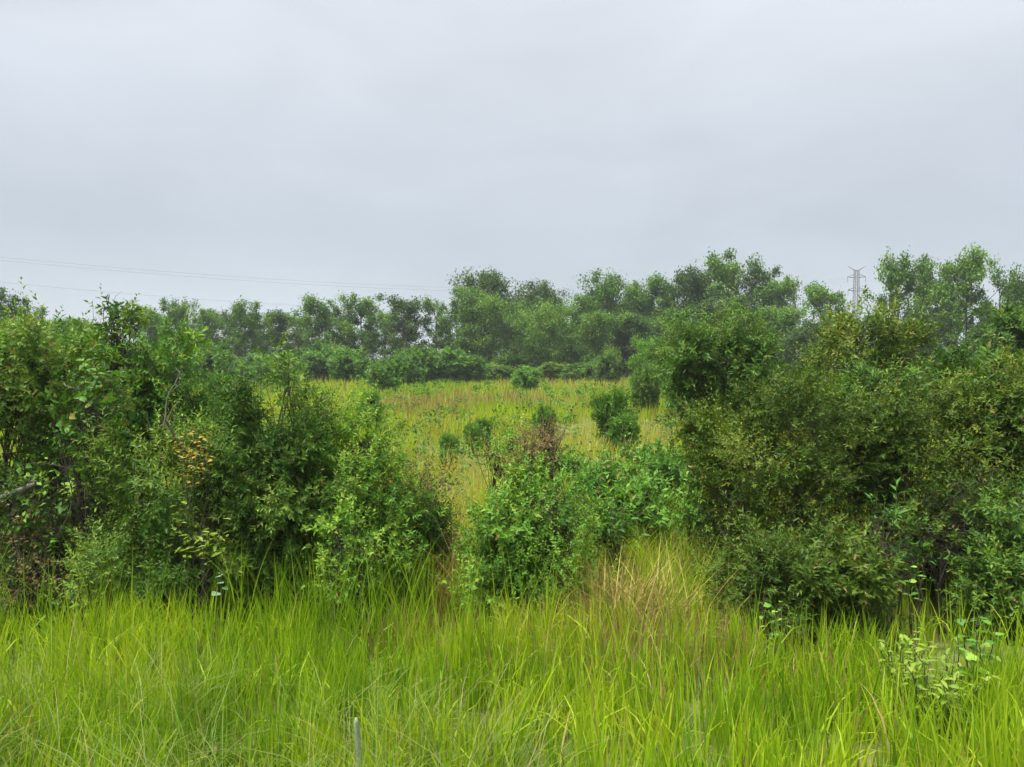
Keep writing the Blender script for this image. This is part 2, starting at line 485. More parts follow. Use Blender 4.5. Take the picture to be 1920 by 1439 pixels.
# ------------------------------------------------------------------ shrubs
def shrub_mesh(seed, lobes, dens=260, shoot=0.26, ll=0.062, lw=0.022, m=13, upright=0.7, tint=0.42, tvar=0.15, dead=0.03, leaders=0.12,
               ang=(1.25, 0.5), zmin=0.12, fill=0.35, stems=7, stem_r=0.022, spray=.62):
    """lobes: (x,y,z,rx,ry,rz) about the base. Returns (leaf mesh, wood mesh)."""
    r = np.random.default_rng(seed)
    lob = np.array(lobes, float)
    area = (lob[:, 3] * lob[:, 4] * lob[:, 5]) ** (2 / 3) * 12.57
    up = np.array([0, 0, 1.0])
    P, D, CT, OUT, CS = [], [], [], [], []
    for i, l in enumerate(lob):
        k = int(area[i] * dens * .83)
        nc = max(7, int(area[i] * 4.2 / (spray / .5) ** 1.6))
        u = nrm(r.normal(0, 1, (nc, 3)))
        flip = (u[:, 2] < -0.1) & (r.random(nc) < 0.55)
        u[flip, 2] *= -1
        rad = r.uniform(0.5, 1.14, nc)
        c = l[:3] + u * l[3:6] * rad[:, None]
        ax = nrm(u * 0.75 + up * upright * .8 + r.normal(0, 0.3, (nc, 3)))
        cl_ = spray * r.uniform(.55, 1.6, nc)
        wgt = cl_ ** 2 * r.uniform(.45, 1.4, nc); wgt /= wgt.sum()
        ci = r.choice(nc, k, p=wgt)
        uu = r.random(k) ** .8
        per = r.normal(0, 1, (k, 3)); per -= (per * ax[ci]).sum(1, keepdims=True) * ax[ci]
        per *= (cl_[ci] * .27 * (1.05 - uu * .85))[:, None]
        p = c[ci] + ax[ci] * (cl_[ci] * (uu - .45))[:, None] + per
        dv = nrm(ax[ci] * .9 + nrm(per) * .55 + r.normal(0, .3, (k, 3)))
        ct = r.normal(0, tvar * 1.1, nc)[ci]
        csz = np.exp(r.normal(0, .22, nc))[ci]
        ins = r.random(k) < fill * .45
        ui = nrm(r.normal(0, 1, (k, 3)))
        p[ins] = (l[:3] + ui * l[3:6] * r.uniform(.2, .85, (k, 1)))[ins]
        dv[ins] = nrm(ui + up * .3)[ins]
        P.append(p); D.append(dv); CT.append(ct); OUT.append(uu); CS.append(csz)
    P = np.concatenate(P); D = np.concatenate(D); CT = np.concatenate(CT); OUT = np.concatenate(OUT); CS = np.concatenate(CS)
    ok = P[:, 2] > zmin
    deep = np.full(len(P), 9.0)
    for l in lob:
        deep = np.minimum(deep, np.linalg.norm((P - l[:3]) / l[3:6], axis=1))
    ok &= (deep > 0.5) | (r.random(len(P)) < 0.4)
    P, D, deep, CT, CS = P[ok], D[ok], deep[ok], CT[ok], CS[ok]
    k = len(P)
    dr = D
    SL = shoot * r.uniform(0.55, 1.35, k)
    lead = (r.random(k) < leaders) & (D[:, 2] > 0.25) & (deep > 0.85)
    SL[lead] *= r.uniform(1.3, 2.4, lead.sum())
    dr[lead] = nrm(dr[lead] + up * 0.8)
    # leaves along each shoot
    t = (np.arange(m) + 0.5) / m
    phi = np.arange(m) * 2.4
    a0 = nrm(np.cross(dr, np.array([0.3, 0.9, 0.2]))); b0 = np.cross(dr, a0)
    ph = phi[None, :] + r.uniform(0, 6.28, (k, 1)) + r.normal(0, 0.3, (k, m))
    radial = a0[:, None] * np.cos(ph)[..., None] + b0[:, None] * np.sin(ph)[..., None]
    an = (ang[0] + (ang[1] - ang[0]) * t)[None, :] + r.normal(0, 0.18, (k, m))
    ld = dr[:, None] * np.cos(an)[..., None] + radial * np.sin(an)[..., None]
    ld[..., 2] -= 0.12
    sag = (t ** 2)[None, :, None] * np.array([0, 0, -0.12]) * SL[:, None, None]
    pos = P[:, None] + dr[:, None] * (SL[:, None] * t)[..., None] + sag
    sz = (np.interp(t, [0, .3, .8, 1], [.8, 1.0, .9, .55])[None, :] * r.uniform(0.7, 1.3, (k, m))) * CS[:, None] * 1.17
    st = np.clip(r.normal(tint, tvar * .6, k) + CT, 0.02, 0.9)[:, None] + 0.16 * (t[None, :] - 0.4) + r.normal(0, 0.06, (k, m))
    st = np.clip(st, 0, 0.84)
    dd = r.random((k, m)) < dead
    st[dd] = r.uniform(0.95, 1.0, dd.sum())
    upv = nrm(dr[:, None] + 0.001 * radial + r.normal(0, 0.25, (k, m, 3)))
    v, tr, tt = leaves(pos.reshape(-1, 3), ld.reshape(-1, 3), upv.reshape(-1, 3), (ll * sz).ravel(), (lw * sz * r.uniform(.85, 1.15, (k, m))).ravel(), st.ravel())
    lm = mesh_np('foliage', v, tris=tr, tint=tt)
    # wood
    w = Wood(4)
    for i, l in enumerate(lob):
        nst = max(2, int(stems * 0.6))
        for q in range(nst):
            a = np.array([r.normal(0, 0.12) + l[0] * 0.35, r.normal(0, 0.12) + l[1] * 0.35, -0.15])
            b = l[:3] + nrm(r.normal(0, 1, 3)) * l[3:6] * 0.45 + np.array([0, 0, l[5] * 0.3])
            c = curve(a, b, r, 7, 0.2, 0.08)
            w.tube(c, np.linspace(stem_r, stem_r * 0.35, 7))
            idx = np.argsort(np.linalg.norm(P - b, axis=1))[:600]
            for s in r.choice(idx, min(9, len(idx)), replace=False):
                j = c[r.integers(3, 7)]
                w.tube(curve(j, P[s] + dr[s] * SL[s] * 0.7, r, 4, 0.12, 0.05), np.linspace(stem_r * 0.32, 0.0025, 4))
    out_ = np.where((deep > .95) & (D[:, 2] > 0))[0]
    if len(out_):
        for s in r.choice(out_, min(34, len(out_)), replace=False):      # bare twig ends standing out of the leaves
            w.tube(curve(P[s] - dr[s] * .25, P[s] + nrm(dr[s] + r.normal(0, .3, 3)) * r.uniform(.2, .5), r, 4, .12, .05), np.linspace(.005, .0015, 4))
    return lm, w.mesh('stems')


def shrub(name, label, cat, d, lobes_px, mat, group=None, depth=1.0, skirt=True, **kw):
    """A shrub whose lobes are given as photograph pixels (x, y, half width, half height[, depth offset in m])."""
    k = d / FOC
    xs = np.array([l[0] for l in lobes_px], float)
    bx = pix(float(np.average(xs, weights=[l[2] * l[3] for l in lobes_px])), 800, d)[0]
    base = np.array([bx, d, float(gz(bx, d))])
    lob = []
    for i, l in enumerate(lobes_px):
        off = l[4] if len(l) > 4 else 0.0
        p = pix(l[0], l[1], d + off) - base
        if d < 20:
            p[2] -= .09
        sp = kw.get('spray', .62) * .30
        rx, rz = max(l[2] * k - sp, l[2] * k * .4), max(l[3] * k - sp, l[3] * k * .4)
        lob.append((p[0], p[1], p[2], rx, depth * max(0.5 * (rx + rz), 0.8 * rx), rz))
    if skirt and d < 12:
        lo = min(l[0] - l[2] * .7 for l in lobes_px); hi = max(l[0] + l[2] * .7 for l in lobes_px)
        nsk = max(2, int((hi - lo) * k / .62) + 1)
        for q in range(nsk):
            xx = (lo + (hi - lo) * (q + .5) / nsk - 960) * k - base[0]
            hgt = .55 + .25 * ((q * 37 + int(xs[0])) % 10) / 10
            lob.append((xx, -.15 + .1 * (q % 3), hgt * .75, (hi - lo) * k / nsk * .62, .45, hgt * .7))
    sd = int(abs(hash((round(d * 10), int(xs[0]), len(lob)))) % 99991)
    if d < 11.5:
        kw['dens'] = kw['dens'] * 1.25
    lm, wm = shrub_mesh(sd, lob, **kw)
    t = thing(name, label, cat, base, group)
    link('foliage', lm, M[mat], t)
    link('stems', wm, M['bark'], t)
    return t


FS = 'shrubs along the ditch'
# --- left thicket
shrub('shrub', 'dark vine tangled thicket filling the left edge behind the fallen log', 'shrub', 9.6,
      [(30, 800, 105, 150), (110, 720, 95, 90), (20, 710, 80, 85), (60, 930, 90, 100), (120, 830, 70, 110)], 'dark', FS,
      dens=210, ll=.058, lw=.027, m=11, upright=.3, tint=.5, dead=.10, shoot=.28)
shrub('shrub', 'leafy green shrub crowning the thicket at the upper left', 'shrub', 11.5,
      [(80, 680, 90, 58), (10, 680, 60, 60), (150, 705, 60, 58)], 'green', FS, dens=190, ll=.066, lw=.028, m=11, tint=.5, shoot=.28)
shrub('slender_tree', 'slender sparse-topped young tree poking above the left thicket', 'tree', 13,
      [(212, 590, 34, 32), (195, 632, 36, 40), (238, 622, 30, 36), (215, 690, 40, 45)], 'olive', None, dens=75, ll=.10, lw=.045, m=9, tint=.45, shoot=.30, leaders=.15, fill=.5, spray=.32)
shrub('vine_column', 'vine draped dark stem with broad bright leaves beside the left thicket', 'vine', 9.0,
      [(160, 830, 48, 90), (140, 960, 55, 75), (180, 760, 40, 55)], 'green', None, skirt=False, dens=120, ll=.082, lw=.05, m=8, upright=.1, tint=.34, shoot=.3, ang=(1.5, 1.0))
shrub('shrub', 'soft green shrub standing behind the bare grey branches', 'shrub', 13,
      [(260, 720, 75, 75), (305, 790, 75, 85), (250, 830, 60, 70), (395, 820, 55, 50), (320, 690, 60, 60)], 'green', FS, dens=110, ll=.085, lw=.032, m=11, tint=.5, shoot=.3)
shrub('shrub', 'brown twiggy low shrub at the left beneath the fallen log', 'shrub', 9.0,
      [(30, 990, 70, 55), (110, 1010, 60, 45)], 'brown', FS, dens=90, ll=.05, lw=.02, m=9, tint=.3, dead=.2, shoot=.25)
shrub('shrub', 'low rounded olive shrub between the vine column and large olive shrub', 'shrub', 8.9,
      [(265, 925, 72, 85), (300, 1000, 75, 75), (235, 1010, 50, 60)], 'olive', FS, dens=330, ll=.05, lw=.016, m=14, tint=.5)
shrub('shrub', 'large olive shrub with dry seed heads left of the bright green shrub', 'shrub', 9.4,
      [(470, 870, 110, 120), (555, 835, 70, 80), (430, 970, 100, 105), (560, 950, 105, 110), (540, 715, 34, 62), (490, 1030, 110, 70)], 'olive', FS,
      dens=300, ll=.052, lw=.018, m=14, tint=.48, tvar=.18, dead=.04, leaders=.2)
shrub('shrub', 'bright fresh green upright shrub at the left of the central opening', 'shrub', 9.6,
      [(685, 845, 55, 72), (660, 930, 75, 85), (745, 945, 58, 75), (710, 1010, 90, 65), (620, 880, 55, 75)], 'green', FS, dens=300, ll=.058, lw=.020, m=14, tint=.62, upright=1.1, leaders=.25)
shrub('shrub', 'small light green shrub in front of the bright upright shrub', 'shrub', 8.5,
      [(640, 1000, 42, 52), (675, 1030, 40, 36), (650, 1085, 55, 45)], 'green', FS, skirt=False, dens=260, ll=.05, lw=.024, m=11, tint=.72, upright=.8, spray=.35)
shrub('shrub', 'brownish seeding shrub at the right of the bright upright shrub', 'shrub', 10.4,
      [(795, 900, 34, 50), (810, 970, 36, 55)], 'brown', FS, dens=240, ll=.05, lw=.016, m=12, tint=.32, upright=1.0)
# --- centre
shrub('shrub', 'compact green shrub standing alone in the middle behind the grass', 'shrub', 8.9,
      [(985, 990, 80, 80), (1035, 950, 46, 58), (950, 1010, 55, 60), (1065, 1000, 34, 70), (1000, 1050, 90, 45)], 'green', FS, dens=330, ll=.052, lw=.022, m=13, tint=.58, upright=1.0, leaders=.2)
shrub('shrub', 'green leafy shrub left of the brown brush heap in the middle', 'shrub', 13,
      [(935, 860, 38, 45), (960, 830, 30, 35)], 'green', FS, dens=200, ll=.06, lw=.026, m=12, tint=.68)
shrub('shrub', 'brown dead vine brush heap leaning behind the middle shrub', 'brush', 11.6,
      [(1010, 850, 34, 42), (970, 895, 42, 34), (1030, 820, 26, 34), (1000, 920, 50, 34)], 'brown', None, spray=.34, skirt=False, dens=260, ll=.055, lw=.012, m=10, tint=.75, upright=.4, dead=.3, stems=16)
# --- right
shrub('shrub', 'dense olive green shrub at the left end of the right thicket', 'shrub', 9.7,
      [(1420, 860, 105, 110), (1370, 940, 62, 110), (1490, 790, 95, 85), (1490, 950, 105, 110), (1420, 1020, 75, 80)], 'thicket', FS,
      dens=300, ll=.052, lw=.018, m=14, tint=.40, leaders=.18)
shrub('shrub', 'broad yellow olive shrub in the centre of the right thicket', 'shrub', 9.9,
      [(1660, 820, 95, 80), (1600, 890, 80, 90), (1700, 900, 105, 85), (1630, 780, 60, 55)], 'yellow', FS, skirt=False, dens=280, ll=.055, lw=.019, m=14, tint=.40, leaders=.15)
shrub('shrub', 'tall yellow olive shrub reaching out of the picture at the right', 'shrub', 9.5,
      [(1850, 820, 95, 95), (1920, 760, 70, 80), (1830, 930, 95, 80), (1930, 930, 80, 110), (1990, 850, 90, 130)], 'yellow', FS, skirt=False, dens=270, ll=.056, lw=.020, m=13, tint=.44, tvar=.2, leaders=.15)
shrub('shrub', 'low yellowish shrub leaning over the grass below the right thicket', 'shrub', 8.3,
      [(1450, 1065, 80, 60), (1540, 1050, 65, 65), (1405, 1080, 45, 45), (1590, 1090, 50, 45)], 'yellow', FS, dens=260, ll=.06, lw=.021, m=13, tint=.36, tvar=.1)
shrub('shrub', 'fresh green lance-leaved shrub left of the black hollow at the right', 'shrub', 8.6,
      [(1685, 1060, 36, 50), (1655, 975, 34, 40), (1640, 1090, 40, 40)], 'green', FS, skirt=False, spray=.4, dens=110, ll=.095, lw=.028, m=10, tint=.34, upright=.6, shoot=.3)
shrub('shrub', 'dark green shrub right of the black hollow at the picture edge', 'shrub', 8.5,
      [(1860, 1080, 62, 90), (1920, 1020, 65, 110), (1900, 1140, 70, 60), (1990, 1080, 70, 110)], 'dark', FS, dens=240, ll=.065, lw=.024, m=12, tint=.55)
shrub('shrub', 'olive shrub overhanging the black hollow at the right', 'shrub', 9.0,
      [(1780, 960, 75, 55), (1740, 990, 40, 45), (1840, 980, 60, 50)], 'thicket', FS, skirt=False, dens=280, ll=.06, lw=.022, m=12, tint=.40)
shrub('shrub', 'dark leaved shrub added deep inside the black hollow at the right to darken it', 'shrub', 10.6,
      [(1720, 1060, 70, 60), (1800, 1040, 70, 70), (1760, 980, 80, 60)], 'dark', FS, dens=130, ll=.08, lw=.03, m=10, tint=.25)  # added to darken the hollow; the low leaf tint carries part of its shade
shrub('shrub', 'tall olive shrub tree at the right edge of the open field', 'shrub', 16.5,
      [(1340, 670, 75, 75), (1390, 625, 50, 55), (1300, 720, 45, 60), (1400, 720, 70, 70), (1290, 640, 32, 40), (1340, 780, 80, 60), (1290, 790, 40, 50)], 'olive', FS, dens=95, ll=.09, lw=.034, m=12, tint=.48, shoot=.4, leaders=.2)
shrub('shrub', 'yellow brown leafy shrub tree below the pylon', 'shrub', 15,
      [(1610, 660, 75, 55), (1680, 670, 60, 50), (1560, 690, 60, 45), (1700, 720, 60, 60)], 'yellow', FS, dens=110, ll=.085, lw=.033, m=12, tint=.50, shoot=.38, leaders=.2)
shrub('shrub', 'dark green shrub in the gap behind the broad yellow olive shrub', 'shrub', 13,
      [(1640, 740, 70, 50), (1740, 740, 60, 55), (1800, 720, 60, 50), (1530, 800, 75, 70), (1630, 830, 80, 80)], 'dark', FS, dens=130, ll=.085, lw=.03, m=12, tint=.45)
shrub('shrub', 'dull green tall shrub at the right edge under the tall trees', 'shrub', 22,
      [(1890, 650, 50, 60), (1860, 700, 60, 50), (1940, 670, 60, 80)], 'dark', FS, leaders=.02, dens=60, ll=.13, lw=.05, m=11, tint=.5, shoot=.5)

# ------------------------------------------------------------------ leafy weeds in the opening
weeds = [('bright green leafy weed patch plant behind the compact middle shrub', 1110, 880, 42, 45, 12.5),
         ('leafy weed at the middle of the opening below the dark field shrub', 1170, 850, 42, 40, 14.5),
         ('leafy weed against the right thicket at the edge of the opening', 1280, 850, 45, 45, 13.5),
         ('tall leafy weed just behind the straw coloured tussock', 1210, 920, 52, 50, 11.5),
         ('nearest leafy weed left of the straw coloured tussock', 1130, 960, 45, 40, 10.2),
         ('bright leafy weed squeezed against the dense green shrub at the right', 1310, 925, 35, 55, 10.8),
         ('low leafy weed behind the brown brush heap', 1070, 830, 36, 30, 16),
         ('low leafy weed nearest the brown grass at the right of the opening', 1235, 815, 50, 26, 16.5)]
for lb, px_, py_, rx_, ry_, d_ in weeds:
    py_ += 26 + (22 if d_ > 13 else 0)
    shrub('leafy_weed', lb, 'weed', d_, [(px_, py_, rx_, ry_), (px_ + rx_ * .5, py_ + ry_ * .7, rx_ * .8, ry_ * .7), (px_ - rx_ * .6, py_ + ry_ * .6, rx_ * .7, ry_ * .7)],
          'fresh', 'leafy weeds in the opening', spray=.32, skirt=False, dens=85, ll=.11, lw=.042, m=10, tint=.42, upright=.9, shoot=.3, stems=5, stem_r=.012)

# ------------------------------------------------------------------ shrubs out in the field (few meshes, many copies)
base_shrubs = []
for i, (mat, kw) in enumerate([('green', dict(upright=.5, tint=.42)), ('dark', dict(upright=.4, tint=.6)), ('fresh', dict(tint=.35, upright=.6)), ('olive', dict(tint=.5)), ('green', dict(tint=.5, upright=.7, thin=.45))]):
    rr = np.random.default_rng(500 + i)
    lob = [(.62 * math.cos(q * 2.4 + i) * (.5 + .5 * rr.random()), .62 * math.sin(q * 2.4 + i) * (.5 + .5 * rr.random()), z_, w_, w_, w_)
           for q, (z_, w_) in enumerate(zip([.4, .5, .75, .9, 1.1, 1.25, 1.45, 1.5, 1.62], rr.uniform(.28, .48, 9)))]
    lm, wm = shrub_mesh(700 + i, lob, dens=95 * kw.pop('thin', 1), ll=.13, lw=.052, m=11, shoot=.30, leaders=.25, spray=.5, **kw)
    base_shrubs.append((lm, wm, mat))


def field_shrub(label, px, ytop, hw, d, kind, group, name='field_shrub', cat='shrub'):
    lm, wm, mat = base_shrubs[kind]
    x = pix(px, 700, d)[0]
    top = pix(px, ytop, d)[2]
    z = float(gz(x, d))
    t = thing(name, label, cat, (x, d, z), group)
    t.rotation_euler = (0, 0, (px * 1.7) % 6.28)
    if label.startswith('upright'):
        t.rotation_euler = (0, -.28, .6)
    s = hw / FOC * d / .95
    s = max(s, .54 * (top - z) / 2.15)
    t.scale = (s, s, (top - z) / 2.45)
    link('foliage', lm, M[mat], t)
    link('stems', wm, M['bark'], t)
    return t


G1 = 'shrubs scattered over the field'
G2 = 'shrubs along the foot of the treeline'
for a in [('round dark green shrub at the left end of the open field', 420, 693, 34, 27, 0, G1),
          ('upright green shrub standing in the right half of the field', 1158, 716, 28, 25.5, 4, G1),
          ('low dark bush leaning at the foot of the upright field shrub', 1172, 768, 24, 24, 4, G1),
          ('small dark rounded shrub below the pale sapling', 1208, 682, 22, 40, 1, G1),
          ('low grey green shrub right of the small dark rounded shrub', 1285, 700, 32, 36, 0, G1),
          ('spiky green shrub at the left of the far field centre', 722, 668, 32, 62, 0, G1),
          ('small bright green weed shrub in the left of the meadow', 690, 735, 22, 30, 2, G1),
          ('tiny loose shrub in the yellow meadow left of centre', 842, 806, 13, 21, 4, G1),
          ('tiny loose shrub pair member highest in the yellow meadow', 905, 778, 12, 25, 4, G1),
          ('tiny loose shrub just below the highest one in the meadow', 886, 788, 15, 24, 4, G1),
          ('thin dark sapling in the middle of the meadow', 1020, 757, 10, 27, 0, G1),
          ('low green shrub at the far centre of the field', 985, 694, 26, 66, 2, G1),
          ]:
    field_shrub(*a)
edge = [(560, 662, 42, 88, 2, 'light green shrub under the left treeline near the olive shrub top'),
        (610, 640, 36, 92, 0, 'green shrub below the fifth gap of the left treeline'),
        (655, 655, 34, 84, 2, 'light shrub under the sky gaps left of the spiky shrub'),
        (770, 648, 34, 80, 0, 'green shrub under the widest sky gap of the treeline'),
        (820, 656, 38, 82, 2, 'broad green shrub left of the dense wood edge'),
        (875, 662, 36, 84, 0, 'green shrub at the corner where the dense wood begins'),
        (930, 682, 34, 90, 3, 'brownish olive shrub at the foot of the dense wood left side'),
        (1005, 687, 36, 92, 2, 'low bright shrub at the foot of the dense wood centre'),
        (1060, 680, 36, 90, 3, 'olive shrub at the foot of the dense wood right of centre'),
        (1110, 676, 30, 88, 0, 'low green shrub left of the reddish shrub at the wood foot'),
        (1140, 655, 22, 82, 3, 'reddish olive shrub at the foot of the wood left of the sapling'),
        (1250, 650, 34, 78, 1, 'dark shrub at the wood foot right of the pale sapling'),
        (470, 664, 40, 80, 0, 'green shrub under the left treeline behind the round field shrub'),
        (510, 668, 36, 72, 2, 'bright low shrub at the left field corner'),
        (390, 640, 44, 70, 0, 'green shrub left of the round field shrub at the treeline foot'),
        (310, 640, 46, 64, 2, 'light shrub at the treeline foot behind the grey branches'),
        (240, 640, 44, 60, 1, 'dark shrub at the treeline foot behind the slender young tree')]
for px_, yt, hw, d_, k_, lb in edge:
    field_shrub(lb, px_, yt, hw, d_, k_, G2, 'edge_shrub')


rw = np.random.default_rng(303)
k = 480
yw = 14 + 52 * rw.random(k) ** 1.6
xw = rw.uniform(-1, 1, k) * (4 + yw * .5)
m = 26
hh = rw.uniform(.5, 1.15, k) * (1 + yw * .004)
tt_ = rw.random((k, m)) ** .7
pw = np.stack([xw[:, None] + rw.normal(0, .16, (k, m)), yw[:, None] + rw.normal(0, .16, (k, m)), gz(xw, yw)[:, None] + hh[:, None] * (.35 + .65 * tt_)], -1)
dw = rw.normal(0, 1, (k, m, 3)); dw[..., 2] = np.abs(dw[..., 2]) * .6 + .1
lsz = (.11 + yw * .003)[:, None] * rw.uniform(.6, 1.2, (k, m))
v_, t_, a_ = leaves(pw.reshape(-1, 3), dw.reshape(-1, 3), nrm(np.array([0, 0, 1.0]) + rw.normal(0, .4, (k * m, 3))), lsz.ravel(), (lsz * .42).ravel(),
                    np.clip(rw.normal(.30, .16, (k, 1)) + rw.normal(0, .1, (k, m)), 0, 1).ravel())
mw = link('meadow_weeds', mesh_np('meadow_weeds', v_, tris=t_, tint=a_), M['green'], kind='stuff')
tag(mw, 'low leafy weeds scattered through the meadow grass', 'weeds')


# ------------------------------------------------------------------ trees
def tree_mesh(seed, H=12.0, R=3.6, base=.28, limbs=16, clumps=60, per=110, cr=.95, ll=.29, lw=.20, tint=.45, tvar=.16, droop=.2, flat=.75, trunk=.20, lean=.4):
    r = np.random.default_rng(seed)
    w = Wood(6)
    tp = np.stack([np.cumsum(r.normal(0, .1, 8)) * lean * 2, np.cumsum(r.normal(0, .1, 8)) * lean * 2, np.linspace(-.3, H * .93, 8)], 1)
    tp[0, :2] = 0
    w.tube(tp, np.interp(np.linspace(0, 1, 8), [0, .1, 1], [trunk * 1.25, trunk, trunk * .18]))
    P, D, T = [], [], []
    limb_pts = []
    for i in range(limbs):
        s = base * .85 + (0.97 - base * .85) * ((i + r.random()) / limbs)
        rs = R * max(0.15, math.sin(math.pi * (0.12 + 0.80 * min(1, (s - base * .85) / (1 - base * .85)))) ** .8) * r.uniform(.65, 1.15)
        a = i * 2.4 + r.normal(0, .4)
        st = np.array([np.interp(s * H * .8, tp[:, 2], tp[:, 0]), np.interp(s * H * .8, tp[:, 2], tp[:, 1]), s * H * .80])
        en = np.array([st[0] + math.cos(a) * rs, st[1] + math.sin(a) * rs, min(H * .97, s * H + .35 * rs)])
        c = curve(st, en, r, 6, .15, -.12)
        w.tube(c, np.linspace(trunk * .38 * (1.15 - s * .5), trunk * .07, 6))
        limb_pts.append(c)
    for i in range(clumps):
        c = limb_pts[r.integers(0, limbs)]
        j = r.integers(2, 6)
        p0 = c[j]
        p = p0 + r.normal(0, 1, 3) * np.array([.8, .8, .55]) * cr
        p[2] = min(p[2], H - cr * .4)
        w.tube(curve(p0, p, r, 4, .15, .1), np.linspace(trunk * .12, trunk * .04, 4))
        k = int(per * r.uniform(.6, 1.4))
        rad = cr * r.uniform(.55, 1.2)
        u = nrm(r.normal(0, 1, (k, 3)))
        u[:, 2] = np.where(r.random(k) < .35, np.abs(u[:, 2]), u[:, 2])
        q = p + r.normal(0, .50, (k, 3)) * np.array([1, 1, flat]) * rad
        P.append(q)
        dd = u + r.normal(0, .5, (k, 3)); dd[:, 2] -= droop
        D.append(nrm(dd))
        T.append(np.clip(r.normal(tint, tvar * .6) + r.normal(0, tvar, k), 0, 1))
    P = np.concatenate(P); D = np.concatenate(D); T = np.concatenate(T)
    k = len(P)
    upv = nrm(np.array([0, 0, 1.0]) + r.normal(0, .5, (k, 3)))
    sz = r.uniform(.6, 1.25, k)
    v, tr, tt = leaves(P, D, upv, ll * sz, lw * sz, T, droop=.2)
    return mesh_np('crown', v, tris=tr, tint=tt), w.mesh('trunk')


TV = {'open': [tree_mesh(900 + i, R=3.5, base=.16, limbs=18, clumps=95, per=135, cr=.80, flat=.9, tint=.45) for i in range(4)],
      'airy': [tree_mesh(920 + i, R=3.3, base=.26, limbs=15, clumps=62, per=115, cr=.75, flat=.9, tint=.42) for i in range(3)],
      'full': [tree_mesh(940 + i, R=3.6, base=.10, limbs=20, clumps=150, per=145, cr=1.0, flat=.9, tint=.42) for i in range(4)],
      'low': [tree_mesh(960 + i, R=4.6, base=.06, limbs=18, clumps=120, per=145, cr=1.1, flat=.9, tint=.5) for i in range(2)]}


def tree(label, px, ytop, hw, d, style, i, mat, group, name='broadleaf_tree', zb=None):
    vs_ = TV[style]
    cm, tm = vs_[i % len(vs_)]
    x = pix(px, 700, d)[0]
    top = pix(px, ytop, d)[2]
    z = float(gz(x, d))
    t = thing(name, label, 'tree', (x, d, z), group)
    t.rotation_euler = (0, 0, (px * 2.3) % 6.28)
    s = hw / FOC * d / (4.3 if style == 'low' else 3.3)
    t.scale = (s, s, (top - z) / 12.0)
    c = link('crown', cm, None, t)
    if not cm.materials:
        cm.materials.append(M['tree'])
    c.material_slots[0].link = 'OBJECT'
    c.material_slots[0].material = M[mat]
    link('trunk', tm, M['tbark'], t)
    return t


